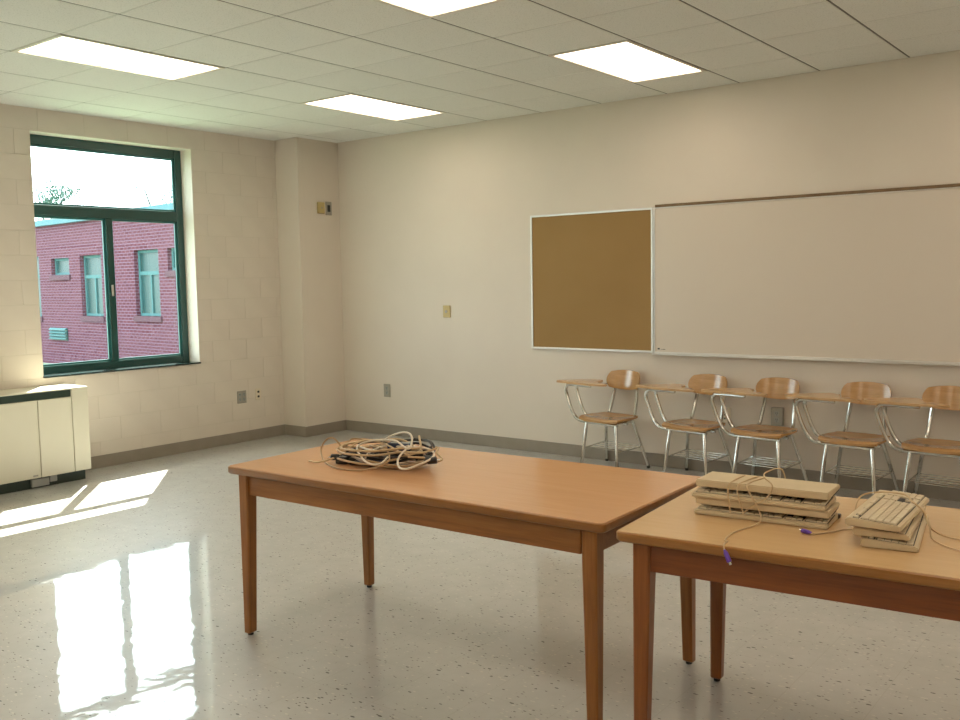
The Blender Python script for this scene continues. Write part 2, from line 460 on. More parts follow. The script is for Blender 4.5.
# paint on the reveals
for i, (y0, y1) in enumerate(OPEN):
    rv = MB()
    rv.box((XW-.165, y1-.004, WZ0+.012), (XW-.0005, y1+.001, WZ1)); rv.box((XW-.165, y0-.001, WZ0+.012), (XW-.0005, y0+.004, WZ1))
    rv.box((XW-.165, y0+.004, WZ1-.004), (XW-.0005, y1-.004, WZ1+.001))
    rv.build('reveal', 'wall', wall_left, 0)

# ------------------------------------------------------------------ ceiling
NC0, NC1, NR0, NR1 = 0, 17, -9, 7
ceil = MB().box((XO, YR-.2, HC+.02), (XR+.2, YW+.2, HC+.14)).build('ceiling', 'dark_back', smooth=0)
tag(ceil, 'suspended ceiling of pale speckled square tiles', kind='structure')
LIGHTS = [(j, n) for j in (3, 7, 11, 15) for n in (4, 0, -4, -8)]
lit = {(j, n+k) for j, n in LIGHTS for k in (0, 1)}
tiles = {}
for j in range(NC0, NC1):
    for n in range(NR0, NR1):
        if (j, n) in lit: continue
        x0 = max(GX+j*T, XW); x1 = GX+(j+1)*T; y0 = GY+n*TY; y1 = min(GY+(n+1)*TY, YW)
        key = (round(x1-x0, 3), round(y1-y0, 3))
        if key not in tiles:
            hx, hy = key[0]/2-.006, key[1]/2-.006
            tiles[key] = MB().box((-hx, -hy, 0), (hx, hy, .016), .0035).mesh('ceiling_tile', 'tile', 0)
        link('ceiling_tile', tiles[key], ceil, ((x0+x1)/2, (y0+y1)/2, HC))
rm = MB().box((-.0055, YR, HC+.002), (.0055, YW, HC+.02)).mesh('main_runner', 'runner', 0)
for j in range(1, NC1): link('main_runner', rm, ceil, (GX+j*T, 0, 0))
cm = MB().box((XW, -.0075, HC+.0025), (XR, .0075, HC+.02)).mesh('cross_tee', 'tee', 0)
for n in range(NR0+1, NR1): link('cross_tee', cm, ceil, (0, GY+n*TY, 0))
ta = MB().box((XW, YR, HC-.002), (XW+.016, PY, HC+.02)).build('edge_trim', 'tile', ceil, 0)

lw, ll = T-.012, 2*TY-.012
LAB = {(3, 0): 'lit recessed ceiling light panel nearest the window', (3, 4): 'lit recessed ceiling light panel close to the corner pillar',
       (7, 4): 'lit recessed ceiling light panel in front of the corkboard', (7, 0): 'lit recessed ceiling light panel over the table with tangled cables'}
def make_light():
    t = thing('ceiling_light', 'x', 'light', group='recessed ceiling lights')
    fr_ = MB(); g = .026
    fr_.box((-lw/2, -ll/2, -.004), (-lw/2+g, ll/2, .016)); fr_.box((lw/2-g, -ll/2, -.004), (lw/2, ll/2, .016))
    fr_.box((-lw/2+g, -ll/2, -.004), (lw/2-g, -ll/2+g, .016)); fr_.box((-lw/2+g, ll/2-g, -.004), (lw/2-g, ll/2, .016))
    fr_.build('frame', 'lamp_frame', t, 0)
    MB().box((-lw/2+g, -ll/2+g, .003), (lw/2-g, ll/2-g, .012)).build('lens', 'lens', t, 0)
    return t
l0 = make_light()
for i, (j, n) in enumerate(LIGHTS):
    t = l0 if i == 0 else copy_tree(l0)
    t.location = (GX+(j+.5)*T, GY+(n+1)*TY, HC)
    t['label'] = LAB.get((j, n), 'lit recessed ceiling light panel towards the rear and right of the room')

# ------------------------------------------------------------------ boards on the back wall
CBX0, CBX1, BZ0, BZ1 = -4.864, -3.640, .954, 2.153
def frame4(mb, x0, x1, z0, z1, w, y0, y1):
    mb.box((x0, y0, z0), (x0+w, y1, z1), .002); mb.box((x1-w, y0, z0), (x1, y1, z1), .002)
    mb.box((x0+w, y0, z0), (x1-w, y1, z0+w), .002); mb.box((x0+w, y0, z1-w), (x1-w, y1, z1), .002)
cb_ = thing('corkboard', 'square brown corkboard in a thin aluminium frame beside the whiteboard', 'corkboard', (CBX0, YW, BZ0))
w_, h_ = CBX1-CBX0, BZ1-BZ0
MB().box((.015, -.014, .015), (w_-.015, -.001, h_-.015)).build('cork_panel', 'cork', cb_, 0)
mb = MB(); frame4(mb, 0, w_, 0, h_, .018, -.022, -.0005); mb.build('frame', 'alum', cb_)
WBX0, WBX1 = -3.636, 1.24
wb = thing('whiteboard', 'long cream white dry-erase board with brown top rail above the chairs', 'whiteboard', (WBX0, YW, BZ0))
w_ = WBX1-WBX0
MB().box((.01, -.014, .01), (w_-.01, -.001, h_-.01)).build('writing_surface', 'wb', wb, 0)
mb = MB(); frame4(mb, 0, w_, 0, h_, .012, -.020, -.0005); mb.build('frame', 'alum', wb)
MB().box((.02, -.030, h_-.004), (w_, -.0005, h_+.018), .003).build('map_rail', 'rail', wb)
MB().box((0, -.055, -.014), (w_, -.0005, 0), .003).build('pen_tray', 'alum', wb)
mk = MB().box((.035, -.0152, .03), (.055, -.0139, .042)); mk.box((.065, -.0152, .03), (.072, -.0139, .034)); mk.box((.078, -.0152, .03), (.105, -.0139, .034))
mk.build('maker_mark', 'slot', wb, 0)

# ------------------------------------------------------------------ wall plates
def plate(name, label, cat, loc, rz, w, h, mat, d=.008):
    t = thing(name, label, cat, loc, rz)
    MB().box((-w/2, -d, -h/2), (w/2, -.0005, h/2), .003).build('cover_plate', mat, t)
    return t
def sockets(t, cols, mat='slot', d=.008, sw=.028, sh=.036, face=None):
    for cx in cols:
        for cz in (-.024, .024):
            if face:
                f_ = MB().prism(rrect(cx-sw/2, cz-sh/2, cx+sw/2, cz+sh/2, .009), 0, .003, Matrix.Translation((0, -d+.0005, 0)) @ Matrix.Rotation(math.pi/2, 4, 'X')).build('socket', face, t)
                q = MB()
                for ox in (-.006, .006): q.box((cx+ox-.0015, -d-.0032, cz-.002), (cx+ox+.0015, -d-.001, cz+.010))
                q.box((cx-.0025, -d-.0032, cz-.012), (cx+.0025, -d-.001, cz-.007))
                q.build('slots', mat, f_, 0)
            else:
                MB().box((cx-sw/2, -d-.002, cz-sh/2), (cx+sw/2, -d+.001, cz+sh/2), .003).build('socket', mat, t)
# on the block wall (faces +x): turn so that local -y points to +x
t = plate('quad_outlet', 'grey steel four-socket outlet low on the block wall', 'outlet', (XW, 5.943, .457), math.pi/2, .112, .125, 'plate_grey')
sockets(t, (-.026, .026), sw=.030, sh=.034, face='heater_grey')
t = plate('duplex_outlet', 'ivory outlet with dark slots low beside the pillar', 'outlet', (XW, 6.15, .465), math.pi/2, .07, .115, 'plate_white')
sockets(t, (0,), sw=.024, sh=.020)
# on the pillar side (faces +x)
t = plate('wall_sensor', 'small yellowed ivory wall sensor high on the pillar', 'sensor', (PX, 6.775, 2.36), math.pi/2, .085, .115, 'plate_gold', .03)
MB().cyl((0, -.033, 0), (0, -.029, 0), .009).build('button', 'plate_grey', t)
t = plate('clock_outlet', 'grey steel wall plate high on the pillar beside an ivory sensor', 'outlet', (PX, 6.893, 2.36), math.pi/2, .085, .14, 'plate_grey')
MB().box((-.02, -.0095, -.035), (.02, -.007, .035), .002).build('recess', 'slot', t)
# on the back wall (faces -y)
t = plate('thermostat', 'yellowed ivory thermostat plate on wall left of the corkboard', 'thermostat', (-5.872, YW, 1.285), 0, .088, .118, 'plate_gold', .014)
MB().cyl((0, -.022, 0), (0, -.013, 0), .014).build('dial', 'plate_grey', t)
t = plate('blank_outlet', 'grey steel duplex outlet low on wall near the pillar', 'outlet', (-6.702, YW, .463), 0, .09, .135, 'plate_grey')
sockets(t, (0,), sw=.032, sh=.034, face='heater_grey')
t = plate('surface_outlet', 'grey surface-mounted outlet box behind the chairs', 'outlet', (-2.584, YW, .50), 0, .09, .14, 'plate_grey', .04)
sockets(t, (0,), d=.04, sw=.034, sh=.036, face='heater_grey')
t = plate('data_jack', 'ivory data jack plate with dark ports behind the chairs', 'wall jack', (-3.003, YW, .48), 0, .075, .118, 'plate_white')
for cx, cz in ((-.012, .03), (-.012, 0), (.014, -.012), (-.012, -.03)):
    MB().box((cx-.007, -.0095, cz-.007), (cx+.007, -.007, cz+.007)).build('port', 'slot', t, 0)

# ------------------------------------------------------------------ unit heater under the window
hx0, hx1, hy0, hy1, hz = XW+.001, -7.27, 1.2, 4.09, .772
ht = thing('unit_heater', 'long cream metal unit heater with dark top grille below the window', 'heater', (0, 0, 0))
MB().box((hx0, hy0, .085), (hx1-.012, hy1, hz-.012)).build('body', 'heater', ht, 0)
MB().box((hx0, hy0, hz-.012), (hx1+.002, hy1, hz), .003).build('top', 'heater', ht)
ye = 3.948
for a, c_ in ((hy0+.01, 2.08), (2.086, 2.86), (2.866, 3.664), (3.670, ye-.003)):
    MB().box((hx1-.012, a, .085), (hx1, c_, .700), .003).build('door', 'heater', ht)
MB().box((hx1-.012, ye+.003, .085), (hx1, hy1, hz-.012), .003).build('end_panel', 'heater', ht)
MB().box((hx1-.014, hy0+.01, .702), (hx1-.004, ye-.003, hz-.012), .001).build('grille', 'heater_dark', ht)
MB().box((hx0, hy0+.05, .0), (hx1-.05, hy1-.03, .085)).build('toe_kick', 'heater_dark', ht, 0)
jb = MB().box((hx1-.05, 3.60, .012), (hx1-.022, 3.74, .075), .003); jb.box((hx1-.05, 3.75, .03), (hx1-.03, 3.81, .08), .003)
jb.build('junction_box', 'heater_grey', ht)
MB().box((hx1, 3.60, .10), (hx1+.004, 3.64, .112), .001).build('lock', 'plate_grey', ht)

# ------------------------------------------------------------------ tables
def make_table(name, label, loc, rz, L, D, H, mats):
    t = thing(name, label, 'table', loc, rz)
    mt, me_, ma, ml = mats
    # top: wooden slab with eased edge, laminate sheet let into it
    out = rrect(0, 0, L, D, .022, 4)
    ins = lambda g: rrect(g, g, L-g, D-g, max(.022-g*.6, .006), 4)
    lay = [(ins(.007), H-.034), (out, H-.027), (out, H-.0045), (ins(.004), H-.0012)]
    n = len(out); vs = []; fs = []
    for poly, z in lay: vs += [(x, y, z) for x, y in poly]
    for k in range(len(lay)-1):
        for i in range(n): fs.append((k*n+i, k*n+(i+1) % n, (k+1)*n+(i+1) % n, (k+1)*n+i))
    fs.append(tuple(range(n-1, -1, -1))); fs.append(tuple((len(lay)-1)*n+i for i in range(n)))
    top = MB().add(vs, fs).build('table_top', me_, t, 50)
    MB().prism(ins(.006), H-.0015, H).build('laminate_sheet', mt, top, 0)
    zt = H-.034; ah = .092; lt_, lb = .058, .043; ox, oy = .052, .022
    def leg(sx, sy):
        # outer corner stays upright, inner faces taper
        cx = ox if sx < 0 else L-ox+.012; cy = oy if sy < 0 else D-oy
        def ring(s_, z):
            xs = (cx, cx+s_) if sx < 0 else (cx-s_, cx); yy = (cy, cy+s_) if sy < 0 else (cy-s_, cy)
            if s_ == lt_: pass
            c_ = .006
            return [(xs[0]+c_, yy[0], z), (xs[1]-c_, yy[0], z), (xs[1], yy[0]+c_, z), (xs[1], yy[1]-c_, z), (xs[1]-c_, yy[1], z), (xs[0]+c_, yy[1], z), (xs[0], yy[1]-c_, z), (xs[0], yy[0]+c_, z)]
        rs = [ring(lb-.006, .012), ring(lb, .017), ring(lt_, zt-ah-.02), ring(lt_, zt)]
        vs = [p for r_ in rs for p in r_]; fs = [tuple(range(7, -1, -1)), tuple(range(24, 32))]
        for k in range(3):
            for i in range(8): fs.append((k*8+i, k*8+(i+1) % 8, (k+1)*8+(i+1) % 8, (k+1)*8+i))
        o_ = MB().add(vs, fs).build('leg', ml, t, 30)
        gx = cx+(lb/2 if sx < 0 else -lb/2); gy = cy+(lb/2 if sy < 0 else -lb/2)
        MB().cyl((gx, gy, 0), (gx, gy, .013), .013, 10).build('glide', 'rubber', o_)
    for sx in (-1, 1):
        for sy in (-1, 1): leg(sx, sy)
    a0, a1 = ox+lt_-.004, L-ox-lt_+.004; b0, b1 = oy+lt_-.004, D-oy-lt_+.004
    MB().box((a0, oy+.012, zt-ah), (a1, oy+.034, zt), .002).build('apron', ma, t)
    MB().box((a0, D-oy-.034, zt-ah), (a1, D-oy-.012, zt), .002).build('apron', ma, t)
    MB().box((ox+.012, b0, zt-ah), (ox+.034, b1, zt), .002).build('apron', ma, t)
    MB().box((L-ox-.034, b0, zt-ah), (L-ox-.012, b1, zt), .002).build('apron', ma, t)
    return t
TH = .772
make_table('work_table', 'long brown wooden table with tan top carrying a tangle of cables', (-3.447, 2.573, 0), math.radians(1.7), 1.905, .872, TH, ('lam1', 'edge1', 'wood1', 'wood1v'))
T2 = (-1.474, 2.580, 0); T2R = math.radians(5.0)
make_table('work_table', 'reddish wooden table with yellow tan top carrying stacked keyboards', T2, T2R, 1.83, .828, TH, ('lam2', 'edge2', 'wood2', 'wood2v'))

# ------------------------------------------------------------------ tablet-arm chairs
def make_chair():
    t = thing('tablet_arm_chair', 'x', 'chair', group='tablet-arm chairs along the whiteboard wall')
    sq = lambda u, v, k: (u*((1-k)+k*math.sqrt(1-v*v/2)), v*((1-k)+k*math.sqrt(1-u*u/2)))
    # seat: dished plywood pan with rolled front edge
    def seat(u, v):
        x, y = sq(u, v, .38)
        z = .440 - .016*(1-x*x)*(1-min(1, (y+.15)**2)) - .018*max(0, -y-.72)/.28 + .008*max(0, y-.6)
        return (x*.218*(1-.05*y), -.065+y*.165, z)
    MB().shell(14, seat, .016, (0, 0, 1)).build('seat', 'ply', t, 50)
    # backrest
    def back(u, v):
        x, z = sq(u, v, .62)
        return (x*.176, .150-.042*x*x+.02*z, .724+z*.081)
    MB().shell(14, back, .014, (0, -1, 0)).build('backrest', 'ply', t, 50)
    R = .0138
    for s_ in (-1, 1):
        up = spline([(s_*.140, .060, .408), (s_*.137, .100, .45), (s_*.128, .135, .56), (s_*.118, .160, .68), (s_*.116, .168, .745)], 5)
        MB().tube(up, R, 10).build('back_upright', 'chrome', t)
        fr_ = [(s_*.150, -.150, .405), (s_*.158, -.165, .385), (s_*.195, -.195, .015)]
        lg = MB().tube(spline(fr_[:2], 3)+[Vector(fr_[2])], R, 10).build('leg', 'chrome', t)
        MB().cyl((s_*.195, -.195, 0), (s_*.1935, -.194, .022), .014, 10).build('foot_cap', 'rubber', lg)
        rr = [(s_*.140, .050, .405), (s_*.148, .065, .38), (s_*.228, .165, .015)]
        lg = MB().tube([Vector(p) for p in rr], R, 10).build('leg', 'chrome', t)
        MB().cyl((s_*.228, .165, 0), (s_*.2265, .163, .022), .014, 10).build('foot_cap', 'rubber', lg)
        MB().tube([(s_*.150, -.155, .396), (s_*.140, .065, .396)], .010, 8).build('seat_rail', 'chrome', t)
    # tubes that carry the writing tablet
    for yy, xe in ((-.165, .175), (-.030, .165)):
        pth = spline([(xe, yy, .386), (-.05, yy, .386), (-.215, yy, .388), (-.282, yy-.004, .418), (-.328, yy-.010, .49), (-.370, yy-.014, .60),
                      (-.380, yy-.016, .648), (-.364, yy-.016, .678), (-.320, yy-.016, .690), (-.10, yy-.016, .690)], 5)
        MB().tube(pth, .0142, 10).build('tablet_support', 'chrome', t)
    # writing tablet: broad in front, elbow rest at the side
    outl = [(-.465, -.150), (-.455, -.205), (-.41, -.238), (-.15, -.246), (-.02, -.246), (.055, -.238), (.085, -.215), (.082, -.185), (.05, -.160), (-.02, -.140),
            (-.08, -.115), (-.115, -.07), (-.13, -.02), (-.145, .025), (-.175, .055), (-.225, .065), (-.275, .055), (-.315, .015), (-.385, -.07)]
    poly = [(p.x, p.y) for p in spline([(x, y, 0) for x, y in outl], 4, True)]
    tb = MB().prism(poly, .7035, .7195).build('writing_tablet', 'tablet', t, 40)
    for yy in (-.185, -.045): MB().box((-.22, yy, .697), (-.06, yy+.035, .7045), .002).build('mounting_plate', 'black', tb)
    # book rack of bent wire
    rk = MB(); zr = .165
    fx, fy = .180, -.183; bx_, by_ = .196, .118
    for s_ in (-1, 1): rk.tube([(s_*fx, fy, zr), (s_*bx_, by_, zr+.02)], .006, 6)
    for k in range(5):
        q = k/4; rk.tube([(-fx, fy+.06+(by_-fy-.06)*q, zr+.004+.016*q), (fx, fy+.06+(by_-fy-.06)*q, zr+.004+.016*q)], .0035, 6)
    rk.build('book_rack', 'chrome', t)
    return t
ch0 = make_chair()
CHL = ['tablet-arm chair standing below the corkboard, end of the row', 'second tablet-arm chair from the corkboard end of the row',
       'third tablet-arm chair from the corkboard, grey outlet box behind it', 'fourth tablet-arm chair from the corkboard, below the whiteboard',
       'fifth tablet-arm chair from the corkboard, below the whiteboard']
CHX = [-3.895, -3.135, -2.57, -1.925, -1.375]
for i, x in enumerate(CHX):
    t = ch0 if i == 0 else copy_tree(ch0)
    t.location = (x, 6.83, 0); t['label'] = CHL[i]
    t.rotation_euler.z = (-.19, -.16, -.14, -.10, -.08)[i]

# ------------------------------------------------------------------ keyboards
random.seed(4)
KL, KD = .436, .155
def kb_meshes():
    # case: wedge, sheet round the keys is coloured dark for the shade there
    prof = [(0, 0), (KD, 0), (KD, .0235), (KD-.028, .0235), (.006, .0155), (0, .011)]
    mt = Matrix(((0, 0, 1, 0), (1, 0, 0, 0), (0, 1, 0, 0), (0, 0, 0, 1)))
    case = MB().prism(prof, 0, KL, mt)
    bm = bmesh.new(); me = bpy.data.meshes.new('tmp'); me.from_pydata(case.v, [], case.f); bm.from_mesh(me)
    bmesh.ops.bevel(bm, geom=list(bm.edges), offset=.003, segments=2, affect='EDGES')
    case = MB().bm(bm).mesh('case', 'kb')
    slope = (.0235-.0155)/(KD-.034); zt = lambda y: .0155+(y-.006)*slope
    well = MB(); keys = MB()
    def blockk(x0, x1, y0, y1, widths):
        well.add([(x0-.002, y0-.002, zt(y0-.002)+.0006), (x1+.002, y0-.002, zt(y0-.002)+.0006), (x1+.002, y1+.002, zt(y1+.002)+.0006), (x0-.002, y1+.002, zt(y1+.002)+.0006)], [(0, 1, 2, 3)])
        rows = len(widths)
        for r_, ws in enumerate(widths):
            ya = y0+(y1-y0)*r_/rows; yb = y0+(y1-y0)*(r_+1)/rows
            x = x0; tot = sum(abs(w) for w in ws)
            for w in ws:
                xe = x+(x1-x0)*abs(w)/tot
                if w > 0:
                    g = .0007; h = .0050; k = .0020
                    a = [(x+g, ya+g), (xe-g, ya+g), (xe-g, yb-g), (x+g, yb-g)]
                    c_ = [(x+k, ya+k), (xe-k, ya+k), (xe-k, yb-k*.8), (x+k, yb-k*.8)]
                    keys.add([(p, q, zt(q)) for p, q in a]+[(p, q, zt(q)+h) for p, q in c_],
                             [(4, 5, 6, 7)]+[(i, (i+1) % 4, 4+(i+1) % 4, 4+i) for i in range(4)])
                x = xe
    y0, y1 = .014, .112
    blockk(.012, .292, y0, y1, [[1.5, 1, 1.5, 6.5, 1.5, 1, 1, 1.5], [2.2]+[1]*10+[2.6], [1.8]+[1]*11+[2], [1.5]+[1]*12+[1.5], [1]*13+[2]])
    blockk(.302, .356, y0, y1, [[1, 1, 1], [-1, 1, -1], [-1, -1, -1], [1, 1, 1], [1, 1, 1]])
    blockk(.366, .434, y0, y1, [[2, 1, 1], [1, 1, 1, 1], [1, 1, 1, 1], [1, 1, 1, 1], [1, 1, 1, 1]])
    blockk(.012, .292, .120, .134, [[1, -1, 1, 1, 1, 1, -.5, 1, 1, 1, 1, -.5, 1, 1, 1, 1]])
    blockk(.302, .356, .120, .134, [[1, 1, 1]])
    return case, well.mesh('key_well', 'kbgap', 0), keys.mesh('keys', 'kbkey', 0)
KM = kb_meshes()
def keyboard(label, loc, rz, flip=False, tilt=0, group=None):
    t = thing('keyboard', label, 'keyboard', group=group)
    mtx = Matrix.Translation(loc) @ Matrix.Rotation(rz, 4, 'Z') @ Matrix.Rotation(tilt, 4, 'X')
    if flip: mtx = mtx @ Matrix.Translation((0, KD, .0290)) @ Matrix.Rotation(math.pi, 4, 'X')
    t.matrix_world = mtx
    link('case', KM[0], t); link('key_well', KM[1], t)
    tag(link('keys', KM[2], t), 'pale beige keycaps', kind='stuff')
    return t, mtx
def kb_cable(t, mtx, pts, mat='cable_beige', r=.0027, k=6, plug=None, closed=False):
    """Cable of keyboard t given in world points; plug: two points."""
    inv = mtx.inverted()
    sp_ = [inv @ p for p in spline(pts, k, closed)]
    cbl = MB().tube(sp_, r, 6, closed).build('cable', mat, t)
    if plug:
        a, c_ = Vector(plug[0]), Vector(plug[1]); d = (c_-a).normalized(); L_ = (c_-a).length
        pl = MB().tube([inv @ (a+d*L_*q) for q in (0, .12, .2, .8, .82)], [.0035, .0045, .0068, .0072, .006], 10).build('plug', 'purple', cbl)
        tag(pl, 'purple round plug')
        MB().tube([inv @ (a+d*L_*q) for q in (.80, 1.0)], .0048, 10).build('plug_tip', 'pin', pl)
    return cbl
A1 = math.radians(4.6); u1 = Vector((math.cos(A1), math.sin(A1), 0)); v1 = Vector((-math.sin(A1), math.cos(A1), 0))
O1 = Vector((-1.360, 2.922, TH+.001))
st1 = 'beige keyboards stacked in a bundle beside the long table'
k4, m4 = keyboard('beige keyboard face up at the bottom of the tied bundle of four', O1, A1, False, 0, st1)
k3, m3 = keyboard('beige keyboard face down, second from bottom of the tied bundle of four', O1+u1*.004+v1*.004+Vector((0, 0, .0290)), A1, True, 0, st1)
k2, m2 = keyboard('beige keyboard face up, second from top of the tied bundle of four', O1-u1*.006-v1*.006+Vector((0, 0, .0585)), A1+.01, False, 0, st1)
k1, m1 = keyboard('beige keyboard face down on top of the tied bundle of four', O1+u1*.002+v1*.012+Vector((0, 0, .0875)), A1-.015, True, 0, st1)
# cable of one keyboard wound round the bundle, tail hanging over the table edge
def loop(s_, sl, dz=0, zt_=.117, zb=.0):
    y0, y1 = -.010, KD+.016
    return [O1+u1*(s_)+v1*y0+Vector((0, 0, .02+dz)), O1+u1*(s_-sl*.3)+v1*(y0-.004)+Vector((0, 0, .07)), O1+u1*(s_-sl*.5)+v1*(y0+.006)+Vector((0, 0, zt_-.012)),
            O1+u1*(s_-sl*.4)+v1*.03+Vector((0, 0, zt_)), O1+u1*(s_)+v1*(y1-.03)+Vector((0, 0, zt_)), O1+u1*(s_+sl*.3)+v1*y1+Vector((0, 0, .09)), O1+u1*(s_+sl*.4)+v1*y1+Vector((0, 0, .012))]
pts = []
for s_, sl in ((.13, .02), (.165, .035), (.195, .05)): pts += loop(s_, sl)[:6] + [O1+u1*(s_+.02)+v1*(KD+.010)+Vector((0, 0, .02))] if s_ < 0 else loop(s_, sl)[:6]
kb_cable(k2, m2, loop(.13, .02)+[O1+u1*.15+v1*(KD+.03)+Vector((0, 0, .006))], k=5)
kb_cable(k1, m1, loop(.175, .05, .0)+[O1+u1*.21+v1*(KD+.03)+Vector((0, 0, .006))], k=5)
tail = [O1+u1*.20+v1*(KD-.02)+Vector((0, 0, .118)), O1+u1*.185+v1*.05+Vector((0, 0, .120)), O1+u1*.18+v1*.002+Vector((0, 0, .112)), O1+u1*.20-v1*.012+Vector((0, 0, .085)), O1+u1*.222-v1*.016+Vector((0, 0, .05)),
        O1+u1*.235-v1*.022+Vector((0, 0, .02)), O1+u1*.232-v1*.055+Vector((0, 0, .006)), O1+u1*.21-v1*.13+Vector((0, 0, .004)), O1+u1*.195-v1*.20+Vector((0, 0, .004)), O1+u1*.204-v1*.285+Vector((0, 0, .005))]
edge_y = T2[1]+math.tan(T2R)*(-1.15-T2[0])
tail += [Vector((-1.125, edge_y+.045, TH+.005)), Vector((-1.118, edge_y+.002, TH+.006)), Vector((-1.111, edge_y-.012, TH-.008))]
kb_cable(k3, m3, tail, r=.0024, plug=(Vector((-1.111, edge_y-.011, TH-.006)), Vector((-1.089, edge_y-.016, TH-.047))))
# small upstanding loops on top of the bundle
kb_cable(k4, m4, [O1+u1*.26+v1*(KD+.012)+Vector((0, 0, .01)), O1+u1*.262+v1*(KD+.012)+Vector((0, 0, .10)), O1+u1*.255+v1*.13+Vector((0, 0, .155)), O1+u1*.225+v1*.06+Vector((0, 0, .152)), O1+u1*.235+v1*.02+Vector((0, 0, .142)),
                  O1+u1*.265-v1*.004+Vector((0, 0, .125)), O1+u1*.25-v1*.010+Vector((0, 0, .085)), O1+u1*.20-v1*.014+Vector((0, 0, .05)), O1+u1*.17-v1*.012+Vector((0, 0, .02))], r=.0024)
# black connector behind the bundle
MB().box((.41, KD+.004, .0005), (.44, KD+.028, .014), .003).build('connector', 'black', k4)

# second pile: three keyboards seen from their ends
A2 = math.radians(90+13)
st2 = 'beige keyboards piled crosswise at the table middle'
ka, ma = keyboard('lowest beige keyboard of the small pile of three', (-0.634, 2.852, TH+.001), math.radians(99), False, 0, st2)
kb2, mb2 = keyboard('middle beige keyboard of the small pile of three', (-0.658, 2.855, TH+.0305), math.radians(97), False, 0, st2)
kc, mc = keyboard('top beige keyboard of the small pile of three, keys facing up', (-0.676, 2.828, TH+.060), math.radians(92.5), False, .0, st2)
P_ = lambda x, y, z: Vector((x, y, TH+z))
kb_cable(kc, mc, [P_(-0.837, 2.985, .004), P_(-0.855, 3.010, .05), P_(-0.849, 3.039, .102), P_(-0.798, 3.064, .118), P_(-0.724, 3.054, .122), P_(-0.690, 3.015, .112), P_(-0.654, 3.005, .085), P_(-0.635, 3.005, .04), P_(-0.591, 3.054, .006), P_(-0.493, 3.074, .004), P_(-0.374, 3.113, .004), P_(-0.246, 3.172, .004)], r=.0028)
kb_cable(kb2, mb2, [P_(-0.640, 2.975, .075), P_(-0.627, 2.956, .05), P_(-0.616, 2.946, .022), P_(-0.562, 2.936, .006), P_(-0.483, 2.926, .004), P_(-0.374, 2.956, .004), P_(-0.197, 2.975, .004)], r=.0028)
kb_cable(ka, ma, [P_(-0.823, 2.995, .012), P_(-0.853, 2.990, .006), P_(-0.877, 2.985, .004), P_(-0.916, 2.911, .004), P_(-0.948, 2.869, .005)], r=.0026, plug=(P_(-0.946, 2.871, .008), P_(-0.985, 2.883, .009)))
# ------------------------------------------------------------------ tangle of cables on the long table
gp = 'tangled cables on the long table'
def cable(label, pts, mat, r=.0042, plug=None, k=6, plugmat='black'):
    o_ = MB().tube(spline(pts, k), r, 7)
    t = o_.build('cable', mat); tag(t, label, 'cable', gp)
    for a, c_, pm in (plug or []):
        a, c_ = Vector(a), Vector(c_); d = (c_-a).normalized(); L_ = (c_-a).length
        pl = MB().tube([a+d*L_*q for q in (0, .2, .32, .95, 1)], [r*1.1, r*1.5, .013, .015, .012], 8).build('plug', pm, t)
        sid = d.cross(Vector((0, 0, 1))).normalized()*.006
        pr_ = MB()
        for s_ in (-1, 1): pr_.cyl(c_+sid*s_, c_+sid*s_+d*.014, .002, 6)
        pr_.build('prongs', 'pin', pl)
    return t
Z0 = TH+.005
def pix_low(u, v, y):
    p = pix(u, v, y); c0 = Vector((0, 0, CAMH))
    return p if p.z > Z0 else c0+(p-c0)*((Z0-CAMH)/(p.z-CAMH))      # lies on the table top
def coil(cx, cy, rx, ry, z, turns, seed, tilt=0, jit=.018, rot=0, a0=0, n=9, rise=.012):
    rnd = random.Random(seed); out = []
    for i in range(int(turns*n)+1):
        a = a0+2*math.pi*i/n; q = 1+rnd.uniform(-.12, .12)
        x = rx*q*math.cos(a); y = ry*q*math.sin(a)
        X = x*math.cos(rot)-y*math.sin(rot); Y = x*math.sin(rot)+y*math.cos(rot)
        zz = z+rise*i/n+tilt*(Y/ry)+rnd.uniform(-jit, jit)*.8
        out.append(Vector((cx+X, cy+Y, max(Z0, zz))))
    return out
# thin brown lead with the upright loop towards the window
cable('thin brown lead forming the upright loop at the tangle\'s edge', [pix_low(367, 440, 3.035), pix_low(352, 439, 3.015), pix_low(344, 447, 2.956), pix_low(333, 438, 2.936), pix_low(325, 441, 2.926), pix_low(321, 451, 2.906), pix_low(325, 462, 2.857), pix_low(337, 468, 2.828), pix_low(358, 470.5, 2.808), pix_low(378, 467, 2.828), pix_low(389, 460, 2.877), pix_low(386, 450, 2.956), pix_low(370, 446, 2.995)], 'cable_tan', .0038, k=7)
cable('off-white lead with a bare end sticking out of the tangle', [pix_low(309, 461, 2.818), pix_low(320, 462, 2.818), pix_low(338, 456, 2.887), pix_low(355, 444, 2.956), pix_low(368, 440, 3.005), pix_low(385, 444, 3.005), pix_low(400, 452, 2.936), pix_low(410, 455, 2.916)], 'cable_beige', .0042)
cable('off-white cord making the round loop at the tangle\'s front', [pix_low(360, 447, 2.936), pix_low(376, 451, 2.906), pix_low(398, 449, 2.956), pix_low(409, 446, 2.975), pix_low(402, 453, 2.906), pix_low(398, 460, 2.877), pix_low(399, 467, 2.828), pix_low(406, 469, 2.818), pix_low(418, 465, 2.847), pix_low(429, 460, 2.887), pix_low(434, 455, 2.956), pix_low(431, 450, 3.015), pix_low(420, 447.5, 3.035), pix_low(404, 447, 3.015), pix_low(385, 446, 3.005), pix_low(370, 452, 2.916), pix_low(365, 458, 2.877)], 'cable_white', .0045, k=7)
